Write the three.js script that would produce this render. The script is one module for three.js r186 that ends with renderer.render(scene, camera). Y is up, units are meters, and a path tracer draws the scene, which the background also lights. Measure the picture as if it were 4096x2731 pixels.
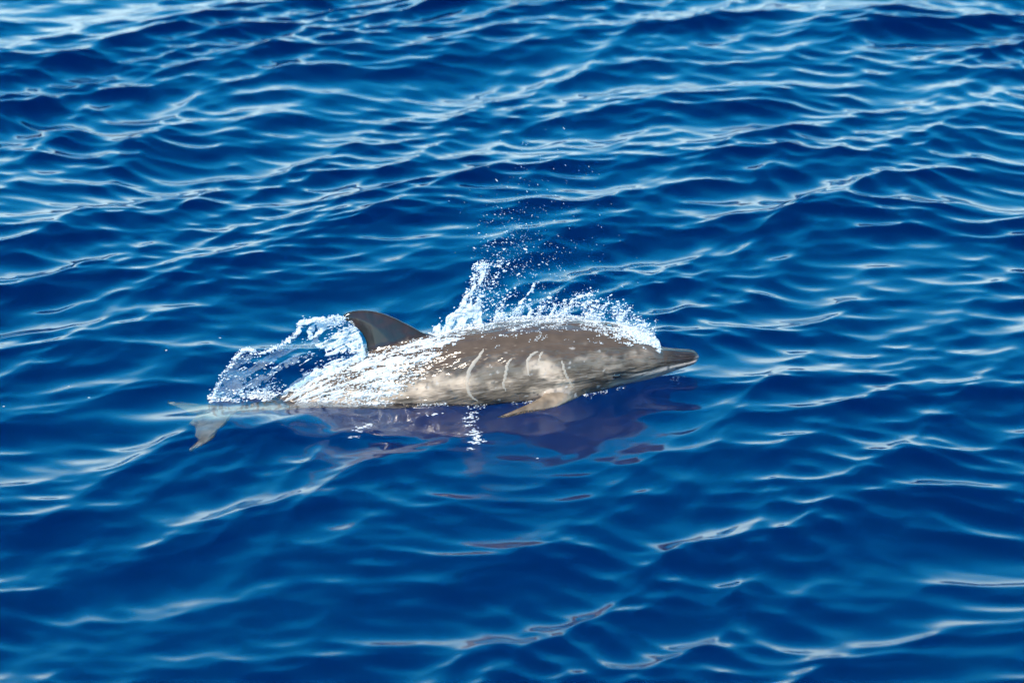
import * as THREE from 'three';
import { mergeGeometries } from 'three/addons/utils/BufferGeometryUtils.js';
import { ImprovedNoise } from 'three/addons/math/ImprovedNoise.js';

// ---------------------------------------------------------------- camera, sky, sun, exposure
const scene = new THREE.Scene();
const camera = new THREE.PerspectiveCamera(13.31, 1024 / 682, 0.1, 4000);
camera.position.set(0, 4.88, 10.96);
camera.lookAt(0, 0, 0);
camera.focus = 11.6; camera.userData.fStop = 2.2;
const renderer = new THREE.WebGLRenderer();
renderer.toneMapping = THREE.LinearToneMapping;
renderer.toneMappingExposure = 1.36;
renderer.shadowMap.enabled = true;

const SUN = new THREE.Vector3(-0.4, 0.98, 0.74).normalize();
{
  const W = 256, H = 256, d = new Float32Array(W * H * 4);
  const mixc = (a, b, t) => a.map((v, i) => v + (b[i] - v) * t);
  const stops = [[0, [1.49, 2.016, 2.124]], [6, [1.296, 1.908, 2.124]], [11, [0.486, 1.332, 1.908]], [16, [0.036, 0.926, 1.764]], [24, [0.006, 0.656, 1.476]], [34, [0.004, 0.321, 0.864]], [50, [0.004, 0.134, 0.396]], [90, [0.004, 0.086, 0.288]]];
  for (let j = 0; j < H; j++) {
    const el = (j + 0.5) / H * 180 - 90;
    let c;
    if (el < 0) c = [0.02, 0.1, 0.3];
    else {
      let k = 0; while (k < stops.length - 2 && el > stops[k + 1][0]) k++;
      let t = (el - stops[k][0]) / (stops[k + 1][0] - stops[k][0]); t = Math.min(1, t);
      c = mixc(stops[k][1], stops[k + 1][1], t);
    }
    for (let i = 0; i < W; i++) { const o = (j * W + i) * 4; d[o] = c[0]; d[o + 1] = c[1]; d[o + 2] = c[2]; d[o + 3] = 1; }
  }
  const sky = new THREE.DataTexture(d, W, H, THREE.RGBAFormat, THREE.FloatType);
  sky.mapping = THREE.EquirectangularReflectionMapping; sky.magFilter = THREE.LinearFilter; sky.needsUpdate = true;
  scene.background = sky; scene.environment = sky;
}
const sun = new THREE.DirectionalLight(new THREE.Color().setRGB(1, 0.9, 0.76), 5);
sun.position.copy(SUN).multiplyScalar(30); sun.target.position.set(0, 0, 0);
sun.castShadow = true; sun.shadow.mapSize.set(4096, 4096);
Object.assign(sun.shadow.camera, { left: -6, right: 6, top: 6, bottom: -6, near: 1, far: 80 });
scene.add(sun, sun.target);

// ---------------------------------------------------------------- small helpers
function rng(seed) { let a = seed >>> 0; return () => { a = (a + 0x6D2B79F5) | 0; let t = Math.imul(a ^ (a >>> 15), 1 | a); t = (t + Math.imul(t ^ (t >>> 7), 61 | t)) ^ t; return ((t ^ (t >>> 14)) >>> 0) / 4294967296; }; }
const clamp = (x, a = 0, b = 1) => Math.min(b, Math.max(a, x));
const smooth = (a, b, x) => { const t = clamp((x - a) / (b - a)); return t * t * (3 - 2 * t); };
const lerp = (a, b, t) => a + (b - a) * t;

// ---------------------------------------------------------------- the sea
const WAVES = [];
{
  const r = rng(21);
  // [count, mean wavelength, spread, mean direction (deg from +z), spread, height]
  for (const [n, L, ls, dir, ds, a] of [[3, 2.4, 0.25, 34, 30, 0.056], [5, 1.15, 0.3, 28, 60, 0.043], [12, 0.6, 0.35, 30, 80, 0.038], [18, 0.34, 0.3, 28, 85, 0.024], [20, 0.19, 0.25, 26, 90, 0.0108], [16, 0.115, 0.2, 18, 90, 0.0044], [10, 0.075, 0.2, 16, 90, 0.0012]])
    for (let i = 0; i < n; i++) {
      const lam = L * (1 + (r() * 2 - 1) * ls), th = (dir + (r() + r() - 1) * ds) * Math.PI / 180;
      WAVES.push({ k: 2 * Math.PI / lam, dx: Math.sin(th), dz: Math.cos(th), ph: r() * 6.283, a: a * 1.6 / Math.sqrt(n), wx: r() * 10, wz: r() * 10 });
    }
}
function seaRaw(x, z) {
  let px = x, pz = z, h = 0;
  const wx = 0.16 * Math.sin(z * 1.3 + 0.7 * Math.sin(x * 0.9)) + 0.07 * Math.sin(x * 2.9 + z * 2.1), wz = 0.12 * Math.sin(x * 1.15 + 0.6 * Math.sin(z * 1.1 + 2)) + 0.05 * Math.sin(x * 3.3 - z * 1.7);
  px += wx; pz += wz;
  const gust = 0.96 + 0.2 * Math.sin(x * 1.7 + 1.1 * Math.sin(z * 1.9 + 1) + 0.6 * z) + 0.16 * Math.sin(z * 2.3 - x * 0.9 + 1.4 * Math.sin(x * 1.3)); // cat's-paws roughen some patches and leave others smooth
  for (const w of WAVES) {
    const p = (w.dx * px + w.dz * pz) * w.k + w.ph;
    const s = Math.sin(p), e = Math.exp(0.4 * (s - 1)) ;
    const d = e * Math.cos(p);
    let g = 0.62 + 0.38 * Math.sin(x * (0.55 + 0.12 * w.k ** 0.5) + w.wx + 1.3 * Math.sin(z * 0.5 + w.wz)); // groups of waves
    if (w.k > 9) g *= gust;
    h += w.a * g * (e - 0.69);
    px -= w.dx * d * w.a * g * 1.1; pz -= w.dz * d * w.a * g * 1.1;
  }
  return h;
}
function seaLevel(x, z) {
  const g = (cx, cz, rx, rz) => Math.exp(-(((x - cx) / rx) ** 2) - ((z - cz) / rz) ** 2);
  const calm = Math.max(g(0.1, 0.72, 1.1, 0.72), 0.9 * g(-0.85, 0.6, 0.6, 0.35));
  let h = seaRaw(x, z) * (1 - 0.8 * calm);
  h -= 0.016 * g(0.2, 0.64, 0.5, 0.2) + 0.02 * g(-0.85, 0.5, 0.3, 0.16);           // drawn down along the swimming animal
  h += 0.006 * (1 + Math.sin(x * 9 + 3 * Math.sin(x * 3))) * g(-0.1, 0.68 + 0.02 * Math.sin(x * 7), 0.7, 0.07) + 0.05 * g(0.12, 0.08, 0.42, 0.13) + 0.03 * g(-1.2, 0.78, 0.45, 0.12);           // bow wave behind the back, surge beside the tail
  return h;
}
const DEPTH = 40;
function axis(lo, hi, step, reach, grow) {
  const a = []; for (let v = lo; v <= hi + 1e-9; v += step) a.push(v);
  let s = step, v = hi; while (v < reach) { s *= grow; v += s; a.push(v); }
  s = step; v = lo; while (v > -reach) { s *= grow; v -= s; a.unshift(v); }
  return a;
}
{
  const X = axis(-3.0, 3.0, 0.015, 1500, 1.22), Z = axis(-5.4, 3.4, 0.0115, 1500, 1.22);
  const nx = X.length, nz = Z.length, P = new Float32Array(nx * nz * 3), N = new Float32Array(nx * nz * 3);
  for (let j = 0; j < nz; j++) for (let i = 0; i < nx; i++) {
    const o = (j * nx + i) * 3, x = X[i], z = Z[j];
    const far = Math.hypot(Math.max(0, Math.abs(x) - 3), Math.max(0, Math.abs(z) - 5.4));
    const f = 1 / (1 + far * 0.25);
    P[o] = x; P[o + 2] = z; P[o + 1] = seaLevel(x, z) * f;
  }
  for (let j = 0; j < nz; j++) for (let i = 0; i < nx; i++) {
    const i0 = Math.max(0, i - 1), i1 = Math.min(nx - 1, i + 1), j0 = Math.max(0, j - 1), j1 = Math.min(nz - 1, j + 1);
    const gx = (P[(j * nx + i1) * 3 + 1] - P[(j * nx + i0) * 3 + 1]) / (X[i1] - X[i0]);
    const gz = (P[(j1 * nx + i) * 3 + 1] - P[(j0 * nx + i) * 3 + 1]) / (Z[j1] - Z[j0]);
    const l = Math.hypot(gx, 1, gz), o = (j * nx + i) * 3; N[o] = -gx / l; N[o + 1] = 1 / l; N[o + 2] = -gz / l;
  }
  const idx = new Uint32Array((nx - 1) * (nz - 1) * 6); let q = 0;
  for (let j = 0; j < nz - 1; j++) for (let i = 0; i < nx - 1; i++) { const a = j * nx + i, b = a + 1, c = a + nx, d = c + 1; idx.set([a, c, b, b, c, d], q); q += 6; }
  const top = new THREE.BufferGeometry();
  top.setAttribute('position', new THREE.BufferAttribute(P, 3)); top.setAttribute('normal', new THREE.BufferAttribute(N, 3)); top.setIndex(new THREE.BufferAttribute(idx, 1));
  // the body of water under the surface: sides and underside, so that its depth gives it its colour
  const sp = [], si = [], wall = (list, flip) => { const b = sp.length / 3; list.forEach((k) => { sp.push(P[k * 3], P[k * 3 + 1], P[k * 3 + 2], P[k * 3], -DEPTH - 1, P[k * 3 + 2]); }); for (let i = 0; i < list.length - 1; i++) { const a = b + i * 2; if (flip) si.push(a, a + 2, a + 1, a + 1, a + 2, a + 3); else si.push(a, a + 1, a + 2, a + 1, a + 3, a + 2); } };
  wall([...Array(nx).keys()], true); wall([...Array(nx).keys()].map((i) => (nz - 1) * nx + i), false); wall([...Array(nz).keys()].map((j) => j * nx), false); wall([...Array(nz).keys()].map((j) => j * nx + nx - 1), true);
  const b0 = sp.length / 3; for (const [x, z] of [[X[0], Z[0]], [X[nx - 1], Z[0]], [X[0], Z[nz - 1]], [X[nx - 1], Z[nz - 1]]]) sp.push(x, -DEPTH - 1, z); si.push(b0, b0 + 1, b0 + 2, b0 + 1, b0 + 3, b0 + 2);
  const sides = new THREE.BufferGeometry(); sides.setAttribute('position', new THREE.Float32BufferAttribute(sp, 3)); sides.setIndex(si); sides.computeVertexNormals();
  const g = mergeGeometries([top, sides]);
  const m = new THREE.MeshPhysicalMaterial({ name: 'sea water', color: 0xffffff, roughness: 0.08, ior: 1.333, transmission: 1, thickness: DEPTH, attenuationColor: new THREE.Color().setRGB(0.03, 0.757, 0.902), attenuationDistance: 10 });
  const o = new THREE.Mesh(g, m); o.name = 'water'; o.userData = { kind: 'structure', label: 'rippled deep blue open sea', category: 'sea' };
  o.receiveShadow = true; scene.add(o);
  const fl = new THREE.PlaneGeometry(2800, 2800); fl.rotateX(-Math.PI / 2); fl.translate(0, -DEPTH, 0);
  const f = new THREE.Mesh(fl, new THREE.MeshPhysicalMaterial({ name: 'pale sand', specularIntensity: 0, color: new THREE.Color().setRGB(0.46, 0.42, 0.34), roughness: 1 }));
  f.name = 'seabed'; f.userData = { kind: 'structure', label: 'sandy sea floor far below the surface', category: 'seabed' }; f.receiveShadow = true; scene.add(f);
}


// ---------------------------------------------------------------- noise and a surface mesher for distance fields
const PN = new ImprovedNoise();
const noise = (x, y, z) => PN.noise(x + 100.37, y + 57.71, z + 31.13);
const fbm = (x, y, z, n = 3) => { let a = 1, s = 0, t = 0; for (let i = 0; i < n; i++) { s += a * noise(x, y, z); t += a; a *= 0.5; x = x * 2.03 + 7.1; y = y * 2.03 + 3.7; z = z * 2.03 + 1.9; } return s / t; };
function surfaceNets(lo, hi, cell, f, slack = 1.6) {
  const n = [0, 1, 2].map((i) => Math.ceil((hi[i] - lo[i]) / cell) + 1), [nx, ny, nz] = n, B = 8;
  const F = new Float32Array(nx * ny * nz).fill(1), at = (i, j, k) => (k * ny + j) * nx + i;
  const half = B * cell * 0.87 * slack;
  for (let k0 = 0; k0 < nz; k0 += B) for (let j0 = 0; j0 < ny; j0 += B) for (let i0 = 0; i0 < nx; i0 += B) {
    const c = f(lo[0] + (i0 + B / 2) * cell, lo[1] + (j0 + B / 2) * cell, lo[2] + (k0 + B / 2) * cell);
    const skip = Math.abs(c) > half;
    for (let k = k0; k < Math.min(nz, k0 + B); k++) for (let j = j0; j < Math.min(ny, j0 + B); j++) for (let i = i0; i < Math.min(nx, i0 + B); i++)
      F[at(i, j, k)] = skip ? c : f(lo[0] + i * cell, lo[1] + j * cell, lo[2] + k * cell);
  }
  const id = new Int32Array(nx * ny * nz).fill(-1), pos = [], nor = [], idx = [];
  for (let k = 0; k < nz - 1; k++) for (let j = 0; j < ny - 1; j++) for (let i = 0; i < nx - 1; i++) {
    let m = 0; const v = [];
    for (let c = 0; c < 8; c++) { const q = F[at(i + (c & 1), j + ((c >> 1) & 1), k + (c >> 2))]; v.push(q); if (q < 0) m |= 1 << c; }
    if (m === 0 || m === 255) continue;
    let x = 0, y = 0, z = 0, e = 0;
    for (let a = 0; a < 8; a++) for (const d of [1, 2, 4]) { if (a & d) continue; const b = a | d; if ((v[a] < 0) === (v[b] < 0)) continue; const t = v[a] / (v[a] - v[b]); x += (a & 1) + (d === 1 ? t : 0); y += ((a >> 1) & 1) + (d === 2 ? t : 0); z += (a >> 2) + (d === 4 ? t : 0); e++; }
    id[at(i, j, k)] = pos.length / 3;
    pos.push(lo[0] + (i + x / e) * cell, lo[1] + (j + y / e) * cell, lo[2] + (k + z / e) * cell);
    let gx = 0, gy = 0, gz = 0; for (let c = 0; c < 8; c++) { gx += (c & 1 ? 1 : -1) * v[c]; gy += (c & 2 ? 1 : -1) * v[c]; gz += (c & 4 ? 1 : -1) * v[c]; }
    const l = Math.hypot(gx, gy, gz) || 1; nor.push(gx / l, gy / l, gz / l);
  }
  const quad = (a, b, c, d, flip) => { if (a < 0 || b < 0 || c < 0 || d < 0) return; if (flip) idx.push(a, c, b, a, d, c); else idx.push(a, b, c, a, c, d); };
  for (let k = 1; k < nz - 1; k++) for (let j = 1; j < ny - 1; j++) for (let i = 1; i < nx - 1; i++) {
    const s0 = F[at(i, j, k)] < 0;
    if (s0 !== F[at(i + 1, j, k)] < 0) quad(id[at(i, j - 1, k - 1)], id[at(i, j, k - 1)], id[at(i, j, k)], id[at(i, j - 1, k)], !s0);
    if (s0 !== F[at(i, j + 1, k)] < 0) quad(id[at(i - 1, j, k - 1)], id[at(i - 1, j, k)], id[at(i, j, k)], id[at(i, j, k - 1)], !s0);
    if (s0 !== F[at(i, j, k + 1)] < 0) quad(id[at(i - 1, j - 1, k)], id[at(i, j - 1, k)], id[at(i, j, k)], id[at(i - 1, j, k)], !s0);
  }
  return { pos, nor, idx };
}
function netGeometry(m) {
  const g = new THREE.BufferGeometry();
  g.setAttribute('position', new THREE.Float32BufferAttribute(m.pos, 3)); g.setAttribute('normal', new THREE.Float32BufferAttribute(m.nor, 3)); g.setIndex(m.idx);
  return g;
}

// ---------------------------------------------------------------- the dolphin: a spine, a girth profile, fins
const SPINE = [[0, 0.748, 0.086, 0.335], [0.15, 0.602, 0.085, 0.345], [0.37, 0.40, 0.088, 0.36], [0.6, 0.17, 0.09, 0.375], [0.85, -0.08, 0.072, 0.395], [1.13, -0.352, 0.02, 0.42], [1.36, -0.575, -0.018, 0.445], [1.6, -0.79, -0.065, 0.475], [1.9, -1.035, -0.14, 0.535], [2.2, -1.275, -0.205, 0.61]];
const curve = new THREE.CatmullRomCurve3(SPINE.map((p) => new THREE.Vector3(p[1], p[2], p[3])), false, 'centripetal');
const NS = 441, SMAX = 2.2, ROLL = 15 * Math.PI / 180;
const FR = [];
function table(t, s) { if (s <= t[0][0]) return t[0][1]; for (let i = 1; i < t.length; i++) if (s <= t[i][0]) { const a = t[i - 1], b = t[i], u = (s - a[0]) / (b[0] - a[0]); return a[1] + (b[1] - a[1]) * u; } return t[t.length - 1][1]; }
function smoothTable(t) { const a = new Float32Array(NS); for (let i = 0; i < NS; i++) { const s = i / (NS - 1) * SMAX; let x = 0, w = 0; for (let k = -4; k <= 4; k++) { const d = k * 0.006, g = Math.exp(-k * k / 6); x += g * table(t, Math.max(t[0][0], s + d)); w += g; } a[i] = x / w; } return a; }
const bTop = [[0.135, -0.02], [0.145, 0.024], [0.165, 0.05], [0.2, 0.073], [0.25, 0.098], [0.31, 0.124], [0.4, 0.143], [0.55, 0.157], [0.75, 0.164], [0.95, 0.165], [1.13, 0.164], [1.36, 0.145], [1.6, 0.099], [1.8, 0.066], [1.95, 0.05], [2.05, 0.036], [2.13, 0.018], [2.16, -0.02]];
const bBot = [[0.135, -0.02], [0.145, 0.012], [0.18, 0.035], [0.22, 0.058], [0.3, 0.09], [0.4, 0.13], [0.55, 0.172], [0.75, 0.195], [0.95, 0.195], [1.13, 0.175], [1.36, 0.135], [1.6, 0.085], [1.8, 0.058], [1.95, 0.046], [2.05, 0.034], [2.13, 0.018], [2.16, -0.02]];
const bWid = [[0.135, -0.02], [0.145, 0.024], [0.165, 0.052], [0.2, 0.076], [0.25, 0.098], [0.31, 0.118], [0.4, 0.142], [0.55, 0.168], [0.75, 0.186], [0.95, 0.186], [1.13, 0.158], [1.36, 0.116], [1.6, 0.068], [1.8, 0.044], [1.95, 0.03], [2.05, 0.025], [2.13, 0.016], [2.16, -0.02]];
const kH = [[0, -0.012], [0.003, 0.016], [0.012, 0.024], [0.04, 0.033], [0.09, 0.042], [0.15, 0.056], [0.22, 0.066], [0.32, 0.07], [0.42, 0.05], [0.46, -0.02]];
const kW = [[0, -0.01], [0.003, 0.018], [0.012, 0.029], [0.04, 0.036], [0.09, 0.043], [0.15, 0.056], [0.22, 0.078], [0.32, 0.095], [0.42, 0.07], [0.46, -0.02]];
const TOP = smoothTable(bTop), BOT = smoothTable(bBot), WID = smoothTable(bWid), KH = smoothTable(kH), KW = smoothTable(kW);
for (let i = 0; i < NS; i++) {
  const s = i / (NS - 1) * SMAX;
  const c = (q) => { const xs = SPINE; let k = 0; while (k < xs.length - 2 && q > xs[k + 1][0]) k++; const u = (q - xs[k][0]) / (xs[k + 1][0] - xs[k][0]); return curve.getPoint((k + u) / (xs.length - 1)); };
  const p = c(s), T = c(Math.max(0, s - 0.02)).sub(c(Math.min(SMAX, s + 0.02))).normalize(); // towards the head
  const W0 = new THREE.Vector3().crossVectors(T, new THREE.Vector3(0, 1, 0)).normalize();      // the side nearest the camera is +w
  const U0 = new THREE.Vector3().crossVectors(W0, T).normalize();
  const U = U0.clone().multiplyScalar(Math.cos(ROLL)).addScaledVector(W0, -Math.sin(ROLL)), W = W0.clone().multiplyScalar(Math.cos(ROLL)).addScaledVector(U0, Math.sin(ROLL));
  FR.push([p.x, p.y, p.z, T.x, T.y, T.z, U.x, U.y, U.z, W.x, W.y, W.z]);
}
const _l = { s: 0, v: 0, w: 0 };
function toLocal(x, y, z, out = _l) {
  let s = (0.748 - x) * 1.03;
  let c;
  for (let it = 0; it < 3; it++) {
    const q = clamp(s / SMAX, 0, 1) * (NS - 1); c = FR[Math.round(q)];
    s = Math.round(q) / (NS - 1) * SMAX - ((x - c[0]) * c[3] + (y - c[1]) * c[4] + (z - c[2]) * c[5]);
  }
  const q = clamp(s / SMAX, 0, 0.99999) * (NS - 1), i = Math.floor(q), u = q - i, A = FR[i], Bq = FR[i + 1];
  const dx = x - lerp(A[0], Bq[0], u), dy = y - lerp(A[1], Bq[1], u), dz = z - lerp(A[2], Bq[2], u);
  out.s = s; out.v = dx * A[6] + dy * A[7] + dz * A[8]; out.w = dx * A[9] + dy * A[10] + dz * A[11];
  return out;
}
function toWorld(s, v, w) { const i = clamp(Math.round(s / SMAX * (NS - 1)), 0, NS - 1), c = FR[i], d = i / (NS - 1) * SMAX - s; return new THREE.Vector3(c[0] + c[3] * d + c[6] * v + c[9] * w, c[1] + c[4] * d + c[7] * v + c[10] * w, c[2] + c[5] * d + c[8] * v + c[11] * w); }
const tab = (a, s) => { const q = clamp(s / SMAX, 0, 0.99999) * (NS - 1), i = Math.floor(q); return lerp(a[i], a[i + 1], q - i); };
const smin = (a, b, k) => { const h = Math.max(k - Math.abs(a - b), 0) / k; return Math.min(a, b) - h * h * k * 0.25; };
function poly2(P, x, y) { // signed distance to a closed polygon
  let d = 1e9, inside = false;
  for (let i = 0, j = P.length - 1; i < P.length; j = i++) {
    const [ax, ay] = P[j], [bx, by] = P[i], ex = bx - ax, ey = by - ay, wx = x - ax, wy = y - ay, t = clamp((wx * ex + wy * ey) / (ex * ex + ey * ey));
    const qx = wx - ex * t, qy = wy - ey * t; d = Math.min(d, qx * qx + qy * qy);
    if ((ay > y) !== (by > y) && x < (bx - ax) * (y - ay) / (by - ay) + ax) inside = !inside;
  }
  return inside ? -Math.sqrt(d) : Math.sqrt(d);
}
function spline2(P, n = 6) { const c = new THREE.CatmullRomCurve3(P.map((p) => new THREE.Vector3(p[0], p[1], 0)), true, 'centripetal'); return c.getPoints(P.length * n).slice(0, -1).map((p) => [p.x, p.y]); }
function slab(d2, w, T, r) { const a = d2 + r, b = Math.abs(w) - T + r; return Math.min(Math.max(a, b), 0) + Math.hypot(Math.max(a, 0), Math.max(b, 0)) - r; }
// dorsal fin outline in (back along the body, up from the spine)
const FIN = spline2([[1.05, 0.15], [1.095, 0.191], [1.15, 0.234], [1.205, 0.274], [1.27, 0.309], [1.33, 0.325], [1.375, 0.323], [1.392, 0.311], [1.368, 0.286], [1.343, 0.256], [1.327, 0.224], [1.322, 0.185], [1.332, 0.14], [1.32, 0.09], [1.16, 0.08]]);
// half of the flukes in (back, sideways)
const FLUKE = spline2([[1.93, 0.0], [1.96, 0.025], [2.02, 0.085], [2.08, 0.15], [2.15, 0.215], [2.21, 0.262], [2.232, 0.27], [2.228, 0.25], [2.195, 0.18], [2.175, 0.11], [2.165, 0.05], [2.135, 0.008], [2.12, -0.03], [2.0, -0.06]]);
// flipper outline in (from the shoulder outwards, along the chord; + is the leading edge)
const FLIP = spline2([[-0.04, 0.055], [0.05, 0.06], [0.12, 0.05], [0.2, 0.02], [0.28, -0.025], [0.335, -0.068], [0.345, -0.085], [0.32, -0.082], [0.25, -0.066], [0.17, -0.052], [0.09, -0.05], [0.03, -0.055], [-0.04, -0.05]]);
function flipperFrame(root, L, N) { L = L.normalize(); N = N.addScaledVector(L, -N.dot(L)).normalize(); return { o: root, L, N, C: new THREE.Vector3().crossVectors(N, L).normalize() }; }
const FLIPPERS = [
  flipperFrame(new THREE.Vector3(0.225, 0.012, 0.5), new THREE.Vector3(-0.27, -0.045, 0.28), new THREE.Vector3(0.1, 0.75, 0.65)),
  flipperFrame(new THREE.Vector3(0.22, -0.02, 0.27), new THREE.Vector3(-0.30, -0.10, -0.2), new THREE.Vector3(0.1, 0.9, -0.3)),
];
FLIPPERS[0].side = Math.sign(FLIPPERS[0].C.x); FLIPPERS[1].side = Math.sign(FLIPPERS[1].C.x);
const HOLE = 0.385;
function dolphin(x, y, z) {
  const { s, v, w } = toLocal(x, y, z);
  const t = tab(TOP, s), b = tab(BOT, s), wd = tab(WID, s), h = Math.max(v > 0 ? t : b, 1e-3), ww = Math.max(wd, 1e-3);
  let d;
  const over = Math.max(0, 0.135 - s, s - 2.16);
  if (wd < 0.002) d = Math.hypot(v, w) + over + 0.01; else { const r = Math.pow(Math.pow(Math.abs(v) / h, 2.15) + Math.pow(Math.abs(w) / ww, 2.15), 1 / 2.15); d = (r - 1) * Math.min(h, ww) + over; }
  if (s < 0.5) { // beak, chin and jaw
    const kh = tab(KH, s), kw = tab(KW, s), vc = -0.004 - 0.13 * Math.max(0, s - 0.03) ** 1.15;
    let k;
    if (kh < 0.002) k = Math.hypot(v - vc, w) + Math.max(0, -s) + 0.01; else k = (Math.hypot((v - vc) / kh, w / kw) - 1) * Math.min(kh, kw);
    d = smin(d, k, 0.022);
    const vm = mouth(s);
    if (s < 0.35) d += 0.0035 * Math.exp(-(((v - vm) / 0.0055) ** 2)) * smooth(0.35, 0.32, s);
    if (s > 0.3) { const q = Math.hypot((s - HOLE) / 0.016, (w - 0.016) / 0.024, (v - tab(TOP, HOLE)) / 0.02) - 1; d = Math.max(d, -q * 0.012); }
  }
  if (s > 1.0 && s < 1.55) { const e = poly2(FIN, s, v), T = 0.009 + 0.017 * (1 - Math.exp(-Math.max(0, -e) / 0.045)) * (1.4 - smooth(0.15, 0.34, v) * 0.7); d = smin(d, slab(e, w, T, 0.007), 0.03); }
  if (s > 1.8) { const e = poly2(FLUKE, s, Math.abs(w) / 1.22) + 0.006 * noise(s * 16, w * 16, 3), T = 0.008 + 0.012 * (1 - Math.exp(-Math.max(0, -e) / 0.04)); d = smin(d, slab(e, v - 0.05 * Math.abs(w) - 0.012 * noise(s * 9, w * 9, 8), T, 0.007), 0.025); }
  if (s > 0.3 && s < 1.1) for (const f of FLIPPERS) {
    const dx = x - f.o.x, dy = y - f.o.y, dz = z - f.o.z, l = dx * f.L.x + dy * f.L.y + dz * f.L.z, c = f.side * (dx * f.C.x + dy * f.C.y + dz * f.C.z), n = dx * f.N.x + dy * f.N.y + dz * f.N.z + 0.35 * Math.max(0, l - 0.08) ** 2;
    const e = poly2(FLIP, l, c * 1.45), T = 0.009 + 0.014 * (1 - Math.exp(-Math.max(0, -e) / 0.03)); d = smin(d, slab(e, n, T, 0.008), 0.03);
  }
  return d;
}
function mouth(s) { return -0.012 - 0.16 * Math.max(0, s - 0.02) ** 1.1 + 0.9 * Math.max(0, s - 0.26) ** 1.6; }
function skin(x, y, z, nx, ny, nz) {
  const { s, v, w } = toLocal(x, y, z, {});
  const t = Math.max(tab(TOP, s), 0.03), m = fbm(s * 7, v * 9, w * 9 + 4, 3), m2 = fbm(s * 26, v * 30, w * 30, 2), sp = noise(s * 60, v * 60, w * 60);
  const k = v / t; // 1 ridge .. -1 belly
  const cape = [0.085, 0.061, 0.045], flank = [0.33, 0.255, 0.195], belly = [0.13, 0.112, 0.1];  // belly colour darkened for underside shade and a darker reflection
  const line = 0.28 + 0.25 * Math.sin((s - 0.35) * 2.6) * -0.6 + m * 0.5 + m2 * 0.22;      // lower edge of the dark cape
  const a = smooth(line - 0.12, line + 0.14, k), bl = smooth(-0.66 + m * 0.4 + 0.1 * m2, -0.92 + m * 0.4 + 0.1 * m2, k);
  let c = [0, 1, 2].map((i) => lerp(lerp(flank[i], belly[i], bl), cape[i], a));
  const cloud = 1 + 0.45 * m2 * (1 - a) + 1.5 * m * (1 - a) + 0.3 * a * m2;                 // mottled flank
  const patch = smooth(0.0, 0.16, fbm(s * 4.5 + 11, v * 8, w * 8, 3) + 0.25 * m2) * (1 - a);
  c = c.map((q) => q * clamp(cloud, 0.5, 1.6) * (1 - 0.6 * patch));
  if (k < 0.45 && s > 0.35 && s < 1.4) { const dk = smooth(0.42, 0.55, sp) * (0.5 + 0.5 * smooth(-0.1, 0.25, fbm(s * 9 + 3, v * 9, w * 9, 2))); c = c.map((q) => lerp(q, 0.07, dk * 0.8)); const lt = smooth(0.5, 0.62, noise(s * 55 + 40, v * 55, w * 55)); c = c.map((q, i) => lerp(q, [0.42, 0.39, 0.37][i], lt * 0.6)); }
  if (s < 0.42) { // face: dark beak top, pale lower jaw, eye patch
    const vm = mouth(s), up = smooth(-0.004, 0.006, v - vm), head = smooth(0.4, 0.26, s);
    const lower = [0.26, 0.235, 0.22], beak = smooth(0.2, 0.1, s), upper = [lerp(0.09, 0.03, beak), lerp(0.067, 0.022, beak), lerp(0.05, 0.017, beak)];
    const jaw = [0, 1, 2].map((i) => lerp(lower[i], upper[i], up));
    if (up < 0.5) { const ds = smooth(0.36, 0.48, noise(s * 75 + 9, v * 75, w * 75)); for (let i = 0; i < 3; i++) jaw[i] = lerp(jaw[i], 0.05, ds * 0.85); }
    const cheek = smooth(0.17, 0.26, s) * up;
    for (let i = 0; i < 3; i++) c[i] = lerp(c[i], lerp(jaw[i], jaw[i] * (1.4 + 1.6 * m2 + 1.2 * m), cheek), head * (1 - 0.45 * cheek));
    const lip = Math.exp(-(((v - vm) / 0.004) ** 2)) * smooth(0.34, 0.3, s) * smooth(0.02, 0.06, s); for (let i = 0; i < 3; i++) c[i] = lerp(c[i], 0.03, lip * 0.8);
    const tip = smooth(0.045, 0.004, s + Math.max(0, v - vm) * 1.2); const pink = [0.62, 0.47, 0.43]; for (let i = 0; i < 3; i++) c[i] = lerp(c[i], pink[i], tip);
    const ey = Math.exp(-(((s - 0.35) / 0.065) ** 2) - ((v + 0.05) / 0.024) ** 2) ; for (let i = 0; i < 3; i++) c[i] = lerp(c[i], 0.03, clamp(ey * 1.1));
  }
  if (s > 1.05 && s < 1.5 && v > t + 0.01) { const g = 0.9 + 0.8 * m2 + 0.5 * m; c = [0.026 * g, 0.018 * g, 0.013 * g]; }
  if (s > 1.85) { const g = 1 + 0.6 * m2 + 0.5 * m; c = [0.24 * g, 0.2 * g, 0.17 * g]; }
  for (const f of FLIPPERS) { const l = (x - f.o.x) * f.L.x + (y - f.o.y) * f.L.y + (z - f.o.z) * f.L.z, n = (x - f.o.x) * f.N.x + (y - f.o.y) * f.N.y + (z - f.o.z) * f.N.z; if (l > 0.03 && s > 0.4 && s < 1.1 && Math.abs(n) < 0.04 && dist2flank(s, v, w) > 0.012) { const g = 1 + 0.9 * m2 + 0.5 * m; c = [0.19 * g, 0.142 * g, 0.1 * g]; } }
  return c.map((q) => clamp(q, 0.02, 0.8));
}
function dist2flank(s, v, w) { const h = v > 0 ? tab(TOP, s) : tab(BOT, s), ww = tab(WID, s); return (Math.pow(Math.pow(Math.abs(v) / h, 2.15) + Math.pow(Math.abs(w) / ww, 2.15), 1 / 2.15) - 1) * Math.min(h, ww); }
const dolphinThing = new THREE.Group(); dolphinThing.name = 'dolphin';
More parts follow.
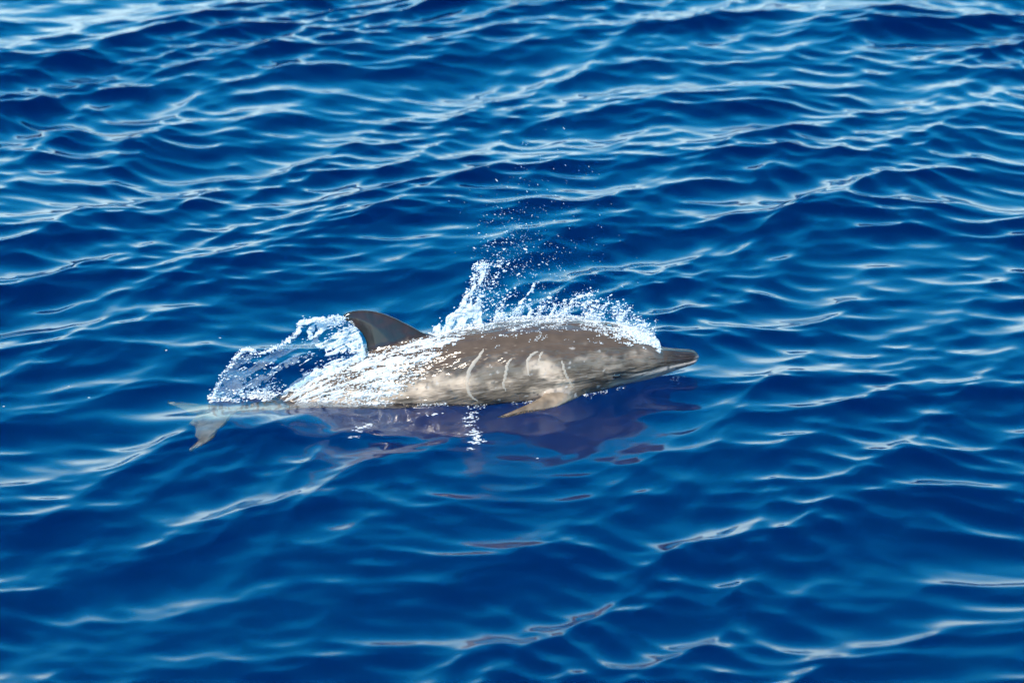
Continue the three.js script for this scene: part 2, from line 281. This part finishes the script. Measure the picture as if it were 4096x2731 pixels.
dolphinThing.userData = { label: 'grey spotted dolphin leaping along the sea surface, dark hooked back fin raised', category: 'dolphin' };
scene.add(dolphinThing);
{
  const net = surfaceNets([-1.48, -0.36, -0.02], [0.79, 0.36, 1.0], 0.0055, dolphin);
  const g = netGeometry(net), n = net.pos.length / 3, col = new Float32Array(n * 3), uv = new Float32Array(n * 2), L = {};
  for (let i = 0; i < n; i++) {
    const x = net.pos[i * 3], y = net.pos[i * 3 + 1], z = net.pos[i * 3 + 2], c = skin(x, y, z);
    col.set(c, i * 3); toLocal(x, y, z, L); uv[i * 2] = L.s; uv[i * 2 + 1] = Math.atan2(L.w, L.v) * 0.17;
  }
  g.setAttribute('color', new THREE.BufferAttribute(col, 3)); g.setAttribute('uv', new THREE.BufferAttribute(uv, 2));
  console.log('dolphin triangles', net.idx.length / 3);
  const S = 512, px = new Uint8Array(S * S * 4), tn = (u, v, fx, fy, o) => { // tiling noise: running water drawn out along the body
    const a = u * 2 * Math.PI, b = v * 2 * Math.PI; return noise(Math.cos(a) * fx, Math.sin(a) * fx + o, Math.cos(b) * fy + noise(Math.sin(b) * fy, o, 3) * 0.5); };
  for (let j = 0; j < S; j++) for (let i = 0; i < S; i++) { const u = i / S, v = j / S, h = 0.5 + 0.5 * (0.75 * tn(u, v, 0.8, 1.7, 1) + 0.3 * tn(u, v, 2.0, 4.5, 5) + 0.12 * tn(u, v, 5, 9, 9)); const k = (j * S + i) * 4; px[k] = px[k + 1] = px[k + 2] = clamp(h) * 255; px[k + 3] = 255; }
  const film = new THREE.DataTexture(px, S, S); film.wrapS = film.wrapT = THREE.RepeatWrapping; film.magFilter = THREE.LinearFilter; film.repeat.set(1 / 0.55, 1 / 0.27); film.needsUpdate = true;
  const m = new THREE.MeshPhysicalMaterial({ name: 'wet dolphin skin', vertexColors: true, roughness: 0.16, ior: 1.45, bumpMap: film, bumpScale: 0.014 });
  const o = new THREE.Mesh(g, m); o.name = 'body'; o.castShadow = o.receiveShadow = true; dolphinThing.add(o);
}

const place = (geo, m, name, parent, label) => { const o = new THREE.Mesh(geo, m); o.name = name; o.castShadow = o.receiveShadow = true; if (label) o.userData.label = label; parent.add(o); return o; };
function onSkin(s, phi, lift = 0) { // a point on the skin and its outward normal; phi 0 is the ridge, positive the camera's side
  const i = clamp(Math.round(s / SMAX * (NS - 1)), 0, NS - 1), c = FR[i], cu = Math.cos(phi), cw = Math.sin(phi);
  const d = [c[6] * cu + c[9] * cw, c[7] * cu + c[10] * cw, c[8] * cu + c[11] * cw];
  let lo = 0.005, hi = 0.3; for (let k = 0; k < 14; k++) { const m = (lo + hi) / 2; if (dist2flank(...Object.values(toLocal(c[0] + d[0] * m, c[1] + d[1] * m, c[2] + d[2] * m, {}))) < 0) lo = m; else hi = m; }
  return { p: new THREE.Vector3(c[0] + d[0] * (lo + lift), c[1] + d[1] * (lo + lift), c[2] + d[2] * (lo + lift)), n: new THREE.Vector3(...d), t: new THREE.Vector3(c[3], c[4], c[5]) };
}
{
  const black = new THREE.MeshPhysicalMaterial({ name: 'eye', color: new THREE.Color().setRGB(0.015, 0.012, 0.01), roughness: 0.08, clearcoat: 1 });
  for (const sd of [1, -1]) { const q = onSkin(0.37, sd * 1.97, -0.005), e = new THREE.SphereGeometry(0.015, 20, 14); e.scale(1.25, 0.9, 0.8); const o = place(e, black, 'eye', dolphinThing); o.position.copy(q.p); }
  const bh = onSkin(HOLE, 0.11, -0.009), g = new THREE.SphereGeometry(0.02, 20, 10); g.scale(0.62, 0.2, 1.0);
  const o = place(g, black, 'blowhole', dolphinThing); o.position.copy(bh.p); o.rotation.z = -0.1;
}

// ---------------------------------------------------------------- splashes
const WATER_WHITE = new THREE.MeshPhysicalMaterial({ name: 'white water', color: new THREE.Color().setRGB(0.86, 0.9, 0.93), roughness: 0.15, ior: 1.33, transmission: 0.5 });
const FOAM = new THREE.MeshPhysicalMaterial({ name: 'foam', color: new THREE.Color().setRGB(0.84, 0.86, 0.87), roughness: 0.16, ior: 1.33, transmission: 0.45 });
const CLEAR = new THREE.MeshPhysicalMaterial({ name: 'clear water sheet', color: new THREE.Color().setRGB(0.86, 0.94, 0.98), roughness: 0.05, ior: 1.33, transmission: 0.93 });
const BEAD = new THREE.IcosahedronGeometry(1, 1);
const LUMP = (() => { const g = new THREE.IcosahedronGeometry(1, 2), p = g.attributes.position; for (let i = 0; i < p.count; i++) { const k = 1 + 0.35 * noise(p.getX(i) * 1.4, p.getY(i) * 1.4, p.getZ(i) * 1.4); p.setXYZ(i, p.getX(i) * k, p.getY(i) * k, p.getZ(i) * k); } g.computeVertexNormals(); return g; })();
const _q = new THREE.Quaternion(), _x = new THREE.Vector3(1, 0, 0), _m = new THREE.Matrix4();
function dropMatrix(d, m = new THREE.Matrix4()) { _q.setFromUnitVectors(_x, d.dir); return m.compose(d.p, _q, new THREE.Vector3(d.r * d.long, d.r, d.r)); }
function drops(list, parent, singles, mat = WATER_WHITE, name = 'fine_spray') { // the largest drops singly, the rest together
  list.sort((a, b) => b.r - a.r);
  for (const d of list.slice(0, singles)) { const o = place(LUMP, mat, 'droplet', parent); dropMatrix(d, _m); _m.decompose(o.position, o.quaternion, o.scale); }
  const rest = list.slice(singles); if (!rest.length) return;
  const im = new THREE.InstancedMesh(BEAD, mat, rest.length); rest.forEach((d, i) => im.setMatrixAt(i, dropMatrix(d, _m)));
  im.name = name; im.userData.kind = 'stuff'; im.castShadow = im.receiveShadow = true; parent.add(im); return im;
}
const R = rng(77), gauss = () => (R() + R() + R() + R() - 2) * 0.87;
const flow = new THREE.Vector3(0.97, 0.2, -0.1).normalize();
const drop = (p, r, long = 1.5, dir = flow, wob = 0.25) => ({ p, r: r * (R() < 0.07 ? 1.0 : 0.52), long: 1 + (long - 1) * R(), dir: dir.clone().add(new THREE.Vector3(gauss(), gauss(), gauss()).multiplyScalar(wob)).normalize() });
function splash(label, group) { const o = new THREE.Group(); o.name = scene.getObjectByName('water_splash') ? 'water_splash_' + String(++splash.n).padStart(3, '0') : 'water_splash'; o.userData = { label, category: 'splash', group: 'splashes thrown up by the dolphin' }; scene.add(o); return o; }
splash.n = 0;
// a torn sheet of water standing in a plane of constant z, its middle surface bent by zc(x, y)
function sheetNet(P, zc, o) {
  const xs = P.map((p) => p[0]), ys = P.map((p) => p[1]);
  return netGeometry(surfaceNets([Math.min(...xs) - 0.05, Math.min(...ys) - 0.05, o.z[0]], [Math.max(...xs) + 0.05, Math.max(...ys) + 0.05, o.z[1]], o.cell || 0.0045, (x, y, z) => {
    const e = poly2(P, x, y) + o.edge * fbm(x * 22, y * 22, z * 12 + o.seed, 3);
    const ct = Math.cos(o.tilt || 0), st = Math.sin(o.tilt || 0), hole = fbm((x * ct + y * st) * o.fx, (y * ct - x * st) * o.fy, z * 14 + o.seed * 3, 3);
    const T = o.thick + o.rough * fbm(x * 60, y * 60, z * 60 + o.seed, 2);
    return Math.max(slab(e, z - zc(x, y), T, 0.003), (hole - o.full) * 0.03);
  }, 2.4));
}
function rope(P, r, seed, parent, name, mat = WATER_WHITE) { // a string of water breaking into beads
  const c = new THREE.CatmullRomCurve3(P.map((p) => new THREE.Vector3(...p))), pts = c.getPoints(60), lo = [0, 1, 2].map((k) => Math.min(...P.map((p) => p[k])) - 0.05), hi = [0, 1, 2].map((k) => Math.max(...P.map((p) => p[k])) + 0.05);
  const g = netGeometry(surfaceNets(lo, hi, 0.0042, (x, y, z) => {
    let d = 1e9, at = 0; for (let i = 0; i < pts.length; i++) { const q = (x - pts[i].x) ** 2 + (y - pts[i].y) ** 2 + (z - pts[i].z) ** 2; if (q < d) { d = q; at = i; } }
    const u = at / 60; return Math.sqrt(d) - (typeof r === 'function' ? r(u) : r) * (0.75 + 2.2 * fbm(x * 32, y * 50, z * 45 + seed, 2)) ;
  }, 2.4));
  place(g, mat, name, parent).userData.kind = 'stuff';
  return c;
}
function along(c, n, spread, r0, r1, out, up = 0) { for (let i = 0; i < n; i++) { const p = c.getPoint(R()); out.push(drop(p.add(new THREE.Vector3(gauss() * spread, gauss() * spread + up * R(), gauss() * spread)), lerp(r0, r1, R() ** 2.5), 1.8)); } }

{ // the tall jet ahead of the back fin
  const t = splash('tall white jet of water shooting up in front of the back fin');
  const P = spline2([[-0.131, 0.46], [-0.108, 0.44], [-0.114, 0.36], [-0.118, 0.263], [-0.105, 0.165], [-0.13, 0.09], [-0.247, 0.06], [-0.388, 0.05], [-0.46, 0.1], [-0.366, 0.171], [-0.306, 0.236], [-0.216, 0.29], [-0.19, 0.338], [-0.155, 0.392], [-0.15, 0.435]], 4);
  place(sheetNet(P, (x, y) => 0.335 + 0.035 * fbm(x * 7, y * 7, 3, 2) + 0.1 * Math.max(0, 0.2 - y), { z: [0.2, 0.42], edge: 0.014, thick: 0.006, rough: 0.012, fx: 30, fy: 9, tilt: -0.25, full: 0.06, seed: 1 }), WATER_WHITE, 'water_sheet', t);
  const L = [];
  for (let i = 0; i < 1300; i++) { const u = R() ** 1.3, y = 0.08 + 0.38 * u, xl = y < 0.3 ? -0.44 + (y - 0.08) * 1.1 : -0.2 + (y - 0.3) * 0.35; const x = lerp(xl, -0.1, R()) + gauss() * 0.012; L.push(drop(new THREE.Vector3(x, y + gauss() * 0.01, 0.31 + gauss() * 0.035), lerp(0.0018, 0.0062, R() ** 3), 2.2)); }
  for (let i = 0; i < 260; i++) L.push(drop(new THREE.Vector3(-0.1 + Math.abs(gauss()) * 0.1, 0.16 + R() * 0.34, 0.31 + gauss() * 0.05), lerp(0.0018, 0.006, R() ** 3), 2.4));
  for (let i = 0; i < 150; i++) L.push(drop(new THREE.Vector3(-0.125 + gauss() * 0.028, 0.46 + gauss() * 0.02, 0.31 + gauss() * 0.02), lerp(0.002, 0.006, R() ** 2), 2));
  drops(L, t, 40);
}
{ // the veil torn off the back fin's tip, with its beaded rim
  const t = splash('arching veil of water trailing from the tip of the back fin');
  const rim = [[-0.654, 0.3, 0.46], [-0.692, 0.313, 0.468], [-0.741, 0.303, 0.477], [-0.818, 0.301, 0.485], [-0.841, 0.261, 0.493], [-0.879, 0.224, 0.502], [-0.929, 0.198, 0.51], [-0.979, 0.18, 0.518], [-1.047, 0.197, 0.527], [-1.084, 0.164, 0.535], [-1.121, 0.118, 0.543], [-1.161, 0.042, 0.552], [-1.185, -0.02, 0.56]];
  const c = rope(rim, (u) => 0.0045 + 0.009 * Math.exp(-(((u - 0.27) / 0.1) ** 2)) + 0.004 * Math.exp(-(((u - 0.68) / 0.07) ** 2)), 5, t, 'beaded_rim');
  const P = spline2([[-0.645, 0.3], [-0.69, 0.315], [-0.75, 0.3], [-0.8, 0.29], [-0.79, 0.2], [-0.74, 0.15], [-0.78, 0.08], [-0.86, 0.02], [-0.8, -0.03], [-0.69, 0.02], [-0.6, 0.1], [-0.578, 0.178], [-0.6, 0.24], [-0.625, 0.272]], 4);
  place(sheetNet(P, (x, y) => 0.46 + 0.03 * fbm(x * 8, y * 8, 1, 2), { z: [0.36, 0.56], edge: 0.03, thick: 0.004, rough: 0.01, fx: 6, fy: 42, tilt: 0.42, full: 0.1, seed: 9 }), WATER_WHITE, 'water_sheet', t);
  const Q = spline2([[-0.79, 0.29], [-0.84, 0.25], [-0.93, 0.19], [-1.04, 0.19], [-1.12, 0.1], [-1.17, 0.01], [-1.05, -0.01], [-0.9, 0.0], [-0.8, 0.06], [-0.75, 0.16]], 4);
  place(sheetNet(Q, (x, y) => 0.47 - 0.16 * (x + 0.7) + 0.02 * fbm(x * 8, y * 8, 4, 2), { z: [0.42, 0.62], edge: 0.03, thick: 0.003, rough: 0.008, fx: 6, fy: 46, tilt: 0.5, full: -0.22, seed: 14 }), WATER_WHITE, 'torn_sheet', t).userData.kind = 'stuff';
  place(sheetNet(Q, (x, y) => 0.46 - 0.16 * (x + 0.7) + 0.025 * fbm(x * 8, y * 8, 4, 2), { z: [0.4, 0.62], edge: 0.04, thick: 0.005, rough: 0.012, fx: 5, fy: 22, tilt: 0.5, full: -0.1, seed: 17 }), CLEAR, 'clear_film', t).userData.kind = 'stuff';
  const L = []; along(c, 700, 0.011, 0.0018, 0.0058, L);
  for (let i = 0; i < 800; i++) { const a = c.getPoint(R() ** 1.2), v = R(), b = new THREE.Vector3(a.x + 0.1 * v, lerp(a.y, -0.01, v), a.z - 0.02 * v); if (fbm(b.x * 9, b.y * 18, 2, 2) < 0.02) continue; L.push(drop(b, lerp(0.0015, 0.0045, R() ** 3), 3.4, new THREE.Vector3(1, 0.3, 0), 0.12)); }
  for (let i = 0; i < 700; i++) { const x = -0.6 - 0.26 * R() ** 1.5, y = lerp(0.04, 0.3, R()); if (x < -0.72 && fbm(x * 8, y * 20, 6, 2) < 0.05) continue; if (poly2(P, x, y) > 0.01) continue; L.push(drop(new THREE.Vector3(x, y, 0.465 + gauss() * 0.02), lerp(0.0016, 0.004, R() ** 2), 4.5, new THREE.Vector3(1, 0.25, 0), 0.12)); }
  drops(L, t, 50);
}
{ // fringe of spray along the back and over the forehead
  const t = splash('low fringe of white spray fanning over the back and forehead');
  const L = [], ropes = [[[-0.06, 0.153, 0.3], [-0.002, 0.224, 0.27], [0.037, 0.294, 0.27], [0.077, 0.343, 0.27], [0.092, 0.375, 0.27]], [[0.228, 0.211, 0.24], [0.237, 0.262, 0.22], [0.252, 0.284, 0.22], [0.292, 0.3, 0.22], [0.322, 0.302, 0.22]], [[0.282, 0.219, 0.25], [0.29, 0.25, 0.24], [0.295, 0.27, 0.24], [0.312, 0.281, 0.24]], [[0.348, 0.211, 0.26], [0.352, 0.235, 0.24], [0.36, 0.254, 0.24], [0.387, 0.278, 0.24]], [[0.062, 0.204, 0.28], [0.07, 0.23, 0.25], [0.077, 0.248, 0.25], [0.052, 0.275, 0.25]], [[0.432, 0.193, 0.28], [0.442, 0.215, 0.25], [0.452, 0.237, 0.25], [0.48, 0.265, 0.25]], [[0.15, 0.21, 0.28], [0.155, 0.235, 0.26], [0.172, 0.262, 0.25], [0.17, 0.275, 0.25]]];
  ropes.forEach((p, i) => along(rope(p, (u) => 0.006 * (1.1 - 0.5 * u), 20 + i, t, 'water_strand'), 70, 0.008, 0.002, 0.0055, L));
  for (let i = 0; i < 7500; i++) { // thickest close to the skin, thinning upwards
    const s = 0.172 + 0.65 * R() ** 0.9, up = -Math.log(1 - R() * 0.985) * (0.018 + 0.012 * smooth(0.1, 0.5, s)), q = onSkin(s, -0.45 + gauss() * 0.32, 0);
    if (Math.abs(s - HOLE) < 0.035 && up < 0.02) continue; const clump = fbm(q.p.x * 16, up * 12, 5, 2); if (clump < -0.1 + R() * 0.25 && up > 0.012) continue;
    L.push(drop(q.p.addScaledVector(q.n, 0.004).add(new THREE.Vector3(up * 0.45 * R(), up, -up * 0.3)), lerp(0.0016, 0.0058, R() ** 2.6), 2));
  }
  for (let i = 0; i < 420; i++) { const a = R(), x = 0.30 + 0.36 * a, y = 0.235 - 0.42 * Math.max(0, a - 0.15) ** 1.4 + Math.abs(gauss()) * 0.045; L.push(drop(new THREE.Vector3(x + Math.abs(gauss()) * 0.035, y, 0.3 + gauss() * 0.06), lerp(0.0016, 0.005, R() ** 2.4), 1.8)); }
  // the smooth lip of the bow wave behind the back
  drops(L, t, 60);
}
{ // drops flung high above the jet
  const o = new THREE.Group(); o.name = 'spray_cloud'; o.userData = { label: 'thin cloud of flying droplets high above the dolphin', category: 'spray' }; scene.add(o);
  const L = [], up = new THREE.Vector3(0.6, -0.75, 0).normalize();
  for (let i = 0; i < 330; i++) { const a = R(), y = 0.42 + 0.16 * gauss() + 0.12 * R(), x = -0.02 + 0.17 * gauss() + 0.35 * Math.max(0, 0.55 - y) * R(); L.push(drop(new THREE.Vector3(x, Math.max(0.2, y), 0.18 + gauss() * 0.12), lerp(0.0012, 0.0042, R() ** 4), 3, new THREE.Vector3(0.9, -0.35, 0))); }
  for (let i = 0; i < 300; i++) { const y = 0.3 + 0.62 * R() ** 1.3, x = 0.12 + 0.28 * gauss() - 0.1 * (y - 0.5); L.push(drop(new THREE.Vector3(x, y, 0.1 + gauss() * 0.15), lerp(0.0012, 0.003, R() ** 4), 4, up, 0.15)); }
  drops(L, o, 40);
}
{ // water film on the flank below the back fin, whitened for sun glare, and the froth on the head
  const mask = (s, phi) => { const low = lerp(0.45, 2.1, smooth(0.84, 1.42, s)), hi = -0.9; return smooth(0.74, 1.02, s) * smooth(1.85, 1.6, s) * smooth(low + 0.16, low - 0.2, phi) * smooth(hi - 0.1, hi + 0.1, phi); };
  const L = {};
  const net = surfaceNets([-1.1, -0.15, 0.2], [0.05, 0.3, 0.72], 0.0052, (x, y, z) => {
    toLocal(x, y, z, L); const { s, v, w } = L; if (s < 0.7 || s > 1.9) return 0.05;
    const phi = Math.atan2(w, v), d = dist2flank(s, v, w); if (d > 0.03) return d;
    const m = mask(s, phi); if (m < 0.02) return Math.max(d, 0.004);
    const n = 0.8 * fbm(s * 7 + phi * 1.2, phi * 8.5, 2, 3) + 0.45 * fbm(s * 20 + phi * 3, phi * 26, w * 6, 2);
    return Math.max(d - 0.02 * (n - 0.37 + 0.42 * m), -(d + 0.006));
  }, 2);
  const o = new THREE.Mesh(netGeometry(net), FOAM); o.name = 'flank_glare_film'; o.castShadow = o.receiveShadow = true;
  o.userData = { kind: 'stuff', label: 'water film sheeting down the flank below the fin, coloured white for sun glare', category: 'foam' }; scene.add(o);
  const D = [];
  for (let i = 0; i < 5200; i++) { const s = 0.82 + 0.85 * R(), phi = -0.7 + 2.7 * R(); if (R() > mask(s, phi)) continue; const q = onSkin(s, phi, 0.002 + 0.012 * R() ** 2); D.push(drop(q.p, lerp(0.0018, 0.0048, R() ** 2.5), 3.2, q.t, 0.12)); }
  for (let i = 0; i < 8500; i++) { const s = 0.17 + 0.71 * R() ** 1.25, phi = -0.5 + 1.6 * R() ** 1.3, n = fbm(s * 14, phi * 5, 9, 3) + 0.6 * smooth(0.55, 0.25, s) * smooth(1.1, 0.6, phi) - 0.25 * smooth(0.3, 0.9, phi); if (n < -0.14 + 0.3 * R()) continue; if (Math.hypot(s - HOLE, (phi - 0.1) * 0.14) < 0.04) continue; const q = onSkin(s, phi, s < 0.4 ? 0.003 : 0.0005); D.push(drop(q.p, lerp(0.0018, 0.0042, R() ** 2.2) * (1 + 0.6 * smooth(0.42, 0.25, s)), 2.2, q.t, 0.3)); }
  const im = drops(D, scene, 0, WATER_WHITE, 'skin_droplets'); im.userData = { kind: 'stuff', label: 'beads of white water clinging to the wet back and head', category: 'droplets' };
}
{ // raised pale strips on the flank, shaped and tinted as bands of focused sunlight
  const t = new THREE.Group(); t.name = 'caustic_bands'; t.userData = { label: 'pale curved runnels on the flank, sunlight bands modelled as raised strips', category: 'caustics' }; scene.add(t);
  const m = new THREE.MeshPhysicalMaterial({ name: 'caustic strip', color: new THREE.Color().setRGB(0.86, 0.79, 0.7), roughness: 0.4, specularIntensity: 0.5, ior: 1.33, transmission: 0.68 });
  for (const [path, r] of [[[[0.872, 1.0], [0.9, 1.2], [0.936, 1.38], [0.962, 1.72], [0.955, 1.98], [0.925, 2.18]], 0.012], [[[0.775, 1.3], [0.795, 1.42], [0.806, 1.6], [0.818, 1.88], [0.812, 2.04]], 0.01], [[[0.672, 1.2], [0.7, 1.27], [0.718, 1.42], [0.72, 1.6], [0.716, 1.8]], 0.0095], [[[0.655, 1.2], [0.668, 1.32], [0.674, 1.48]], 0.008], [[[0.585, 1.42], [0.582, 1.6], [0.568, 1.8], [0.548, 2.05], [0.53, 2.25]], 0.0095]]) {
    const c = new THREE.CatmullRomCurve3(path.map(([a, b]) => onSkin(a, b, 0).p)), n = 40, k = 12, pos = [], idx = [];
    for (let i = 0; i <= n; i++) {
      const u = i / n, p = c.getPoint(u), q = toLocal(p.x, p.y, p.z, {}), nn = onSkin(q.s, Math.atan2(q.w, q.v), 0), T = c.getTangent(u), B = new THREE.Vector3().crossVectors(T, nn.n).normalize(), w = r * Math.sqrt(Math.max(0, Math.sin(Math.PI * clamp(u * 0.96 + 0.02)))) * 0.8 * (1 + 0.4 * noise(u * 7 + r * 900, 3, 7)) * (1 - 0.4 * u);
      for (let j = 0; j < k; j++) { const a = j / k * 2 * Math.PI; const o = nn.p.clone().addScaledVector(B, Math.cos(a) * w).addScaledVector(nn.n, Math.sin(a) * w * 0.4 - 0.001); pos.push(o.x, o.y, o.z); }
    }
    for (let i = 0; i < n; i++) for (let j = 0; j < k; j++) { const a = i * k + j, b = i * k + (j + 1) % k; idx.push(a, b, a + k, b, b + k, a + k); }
    const g = new THREE.BufferGeometry(); g.setAttribute('position', new THREE.Float32BufferAttribute(pos, 3)); g.setIndex(idx); g.computeVertexNormals(); place(g, m, 'caustic_band', t);
  }
}
{ // broken water along the tail stock
  const o = new THREE.Group(); o.name = 'wake_foam'; o.userData = { label: 'band of broken white water above the sunken tail', category: 'foam', kind: 'stuff' }; scene.add(o);
  const D = [];
  for (let i = 0; i < 3200; i++) { const u = R(), x = lerp(-0.6, -1.2, u), z = lerp(0.46, 0.59, u) + gauss() * lerp(0.07, 0.03, u) - 0.05; if (fbm(x * 9, z * 22, 4, 3) < 0.02 - 0.1 * (1 - u)) continue; const q = toLocal(x, 0, z, {}); let y = seaLevel(x, z); D.push(drop(new THREE.Vector3(x, y + 0.002 + Math.abs(gauss()) * 0.012 * (1 - 0.5 * u) + (R() < 0.2 ? 0.03 * R() : 0), z), lerp(0.0016, 0.0056, R() ** 2.4), 3, flow, 0.12)); }
  for (let i = 0; i < 700; i++) { // froth where the flank meets the sea
    const s0 = 0.25 + 1.2 * R(), phi = 1.6; let q = null; for (let k = 0; k < 14; k++) { const a = onSkin(s0, phi + k * 0.09, 0.004); if (a.p.y < seaLevel(a.p.x, a.p.z) + 0.004) { q = a; break; } } if (!q) continue;
    if (fbm(q.p.x * 10, 3, 6, 3) < 0.06 - 0.1 * smooth(0.8, 1.2, s0)) continue;
    const z = q.p.z + Math.abs(gauss()) * 0.03; D.push(drop(new THREE.Vector3(q.p.x, seaLevel(q.p.x, z) + R() * 0.003, z), lerp(0.001, 0.0032, R() ** 3), 3, flow, 0.15)); }
  drops(D, o, 0, FOAM, 'foam_drops');
}
{ // white flecks laid for reflected glints on the water in front of the animal, and lone bubbles farther off
  const o = new THREE.Group(); o.name = 'glint_flecks'; o.userData = { label: 'white flecks laid on the water as broken reflections below the jet, with lone bubbles', category: 'foam', kind: 'stuff' }; scene.add(o);
  const D = [], put = (x, z, r, long) => D.push({ p: new THREE.Vector3(x, seaLevel(x, z) + 0.0008, z), r, long, dir: new THREE.Vector3(1, 0.0, -0.12 + 0.2 * gauss()).normalize() });
  for (const [pts, n, w] of [[[[-0.15, 0.62], [-0.164, 0.75], [-0.151, 0.88], [-0.125, 0.97], [-0.15, 1.02]], 460, 0.03], [[[-0.548, 0.771], [-0.583, 0.86], [-0.617, 0.947]], 130, 0.025], [[[-0.25, 0.67], [-0.337, 0.715]], 80, 0.012]]) {
    const c = new THREE.CatmullRomCurve3(pts.map(([x, z]) => new THREE.Vector3(x, 0, z)));
    for (let i = 0; i < n; i++) { const p = c.getPoint(R()); const x = p.x + gauss() * w, z = p.z + gauss() * w * 0.8; if (fbm(x * 22, z * 40, 7, 2) < 0.02) continue; put(x, z, lerp(0.0009, 0.0024, R() ** 2), 1.5 + 2.5 * R()); }
  }
  for (const [x, z] of [[-1.986, 0.631], [-1.665, 0.544], [-1.759, 0.434], [-1.203, -0.051], [-1.409, 0.093], [0.096, 1.087]]) put(x, z, 0.0017, 3);
  drops(D, o, 0, FOAM, 'flecks');
}

renderer.render(scene, camera);
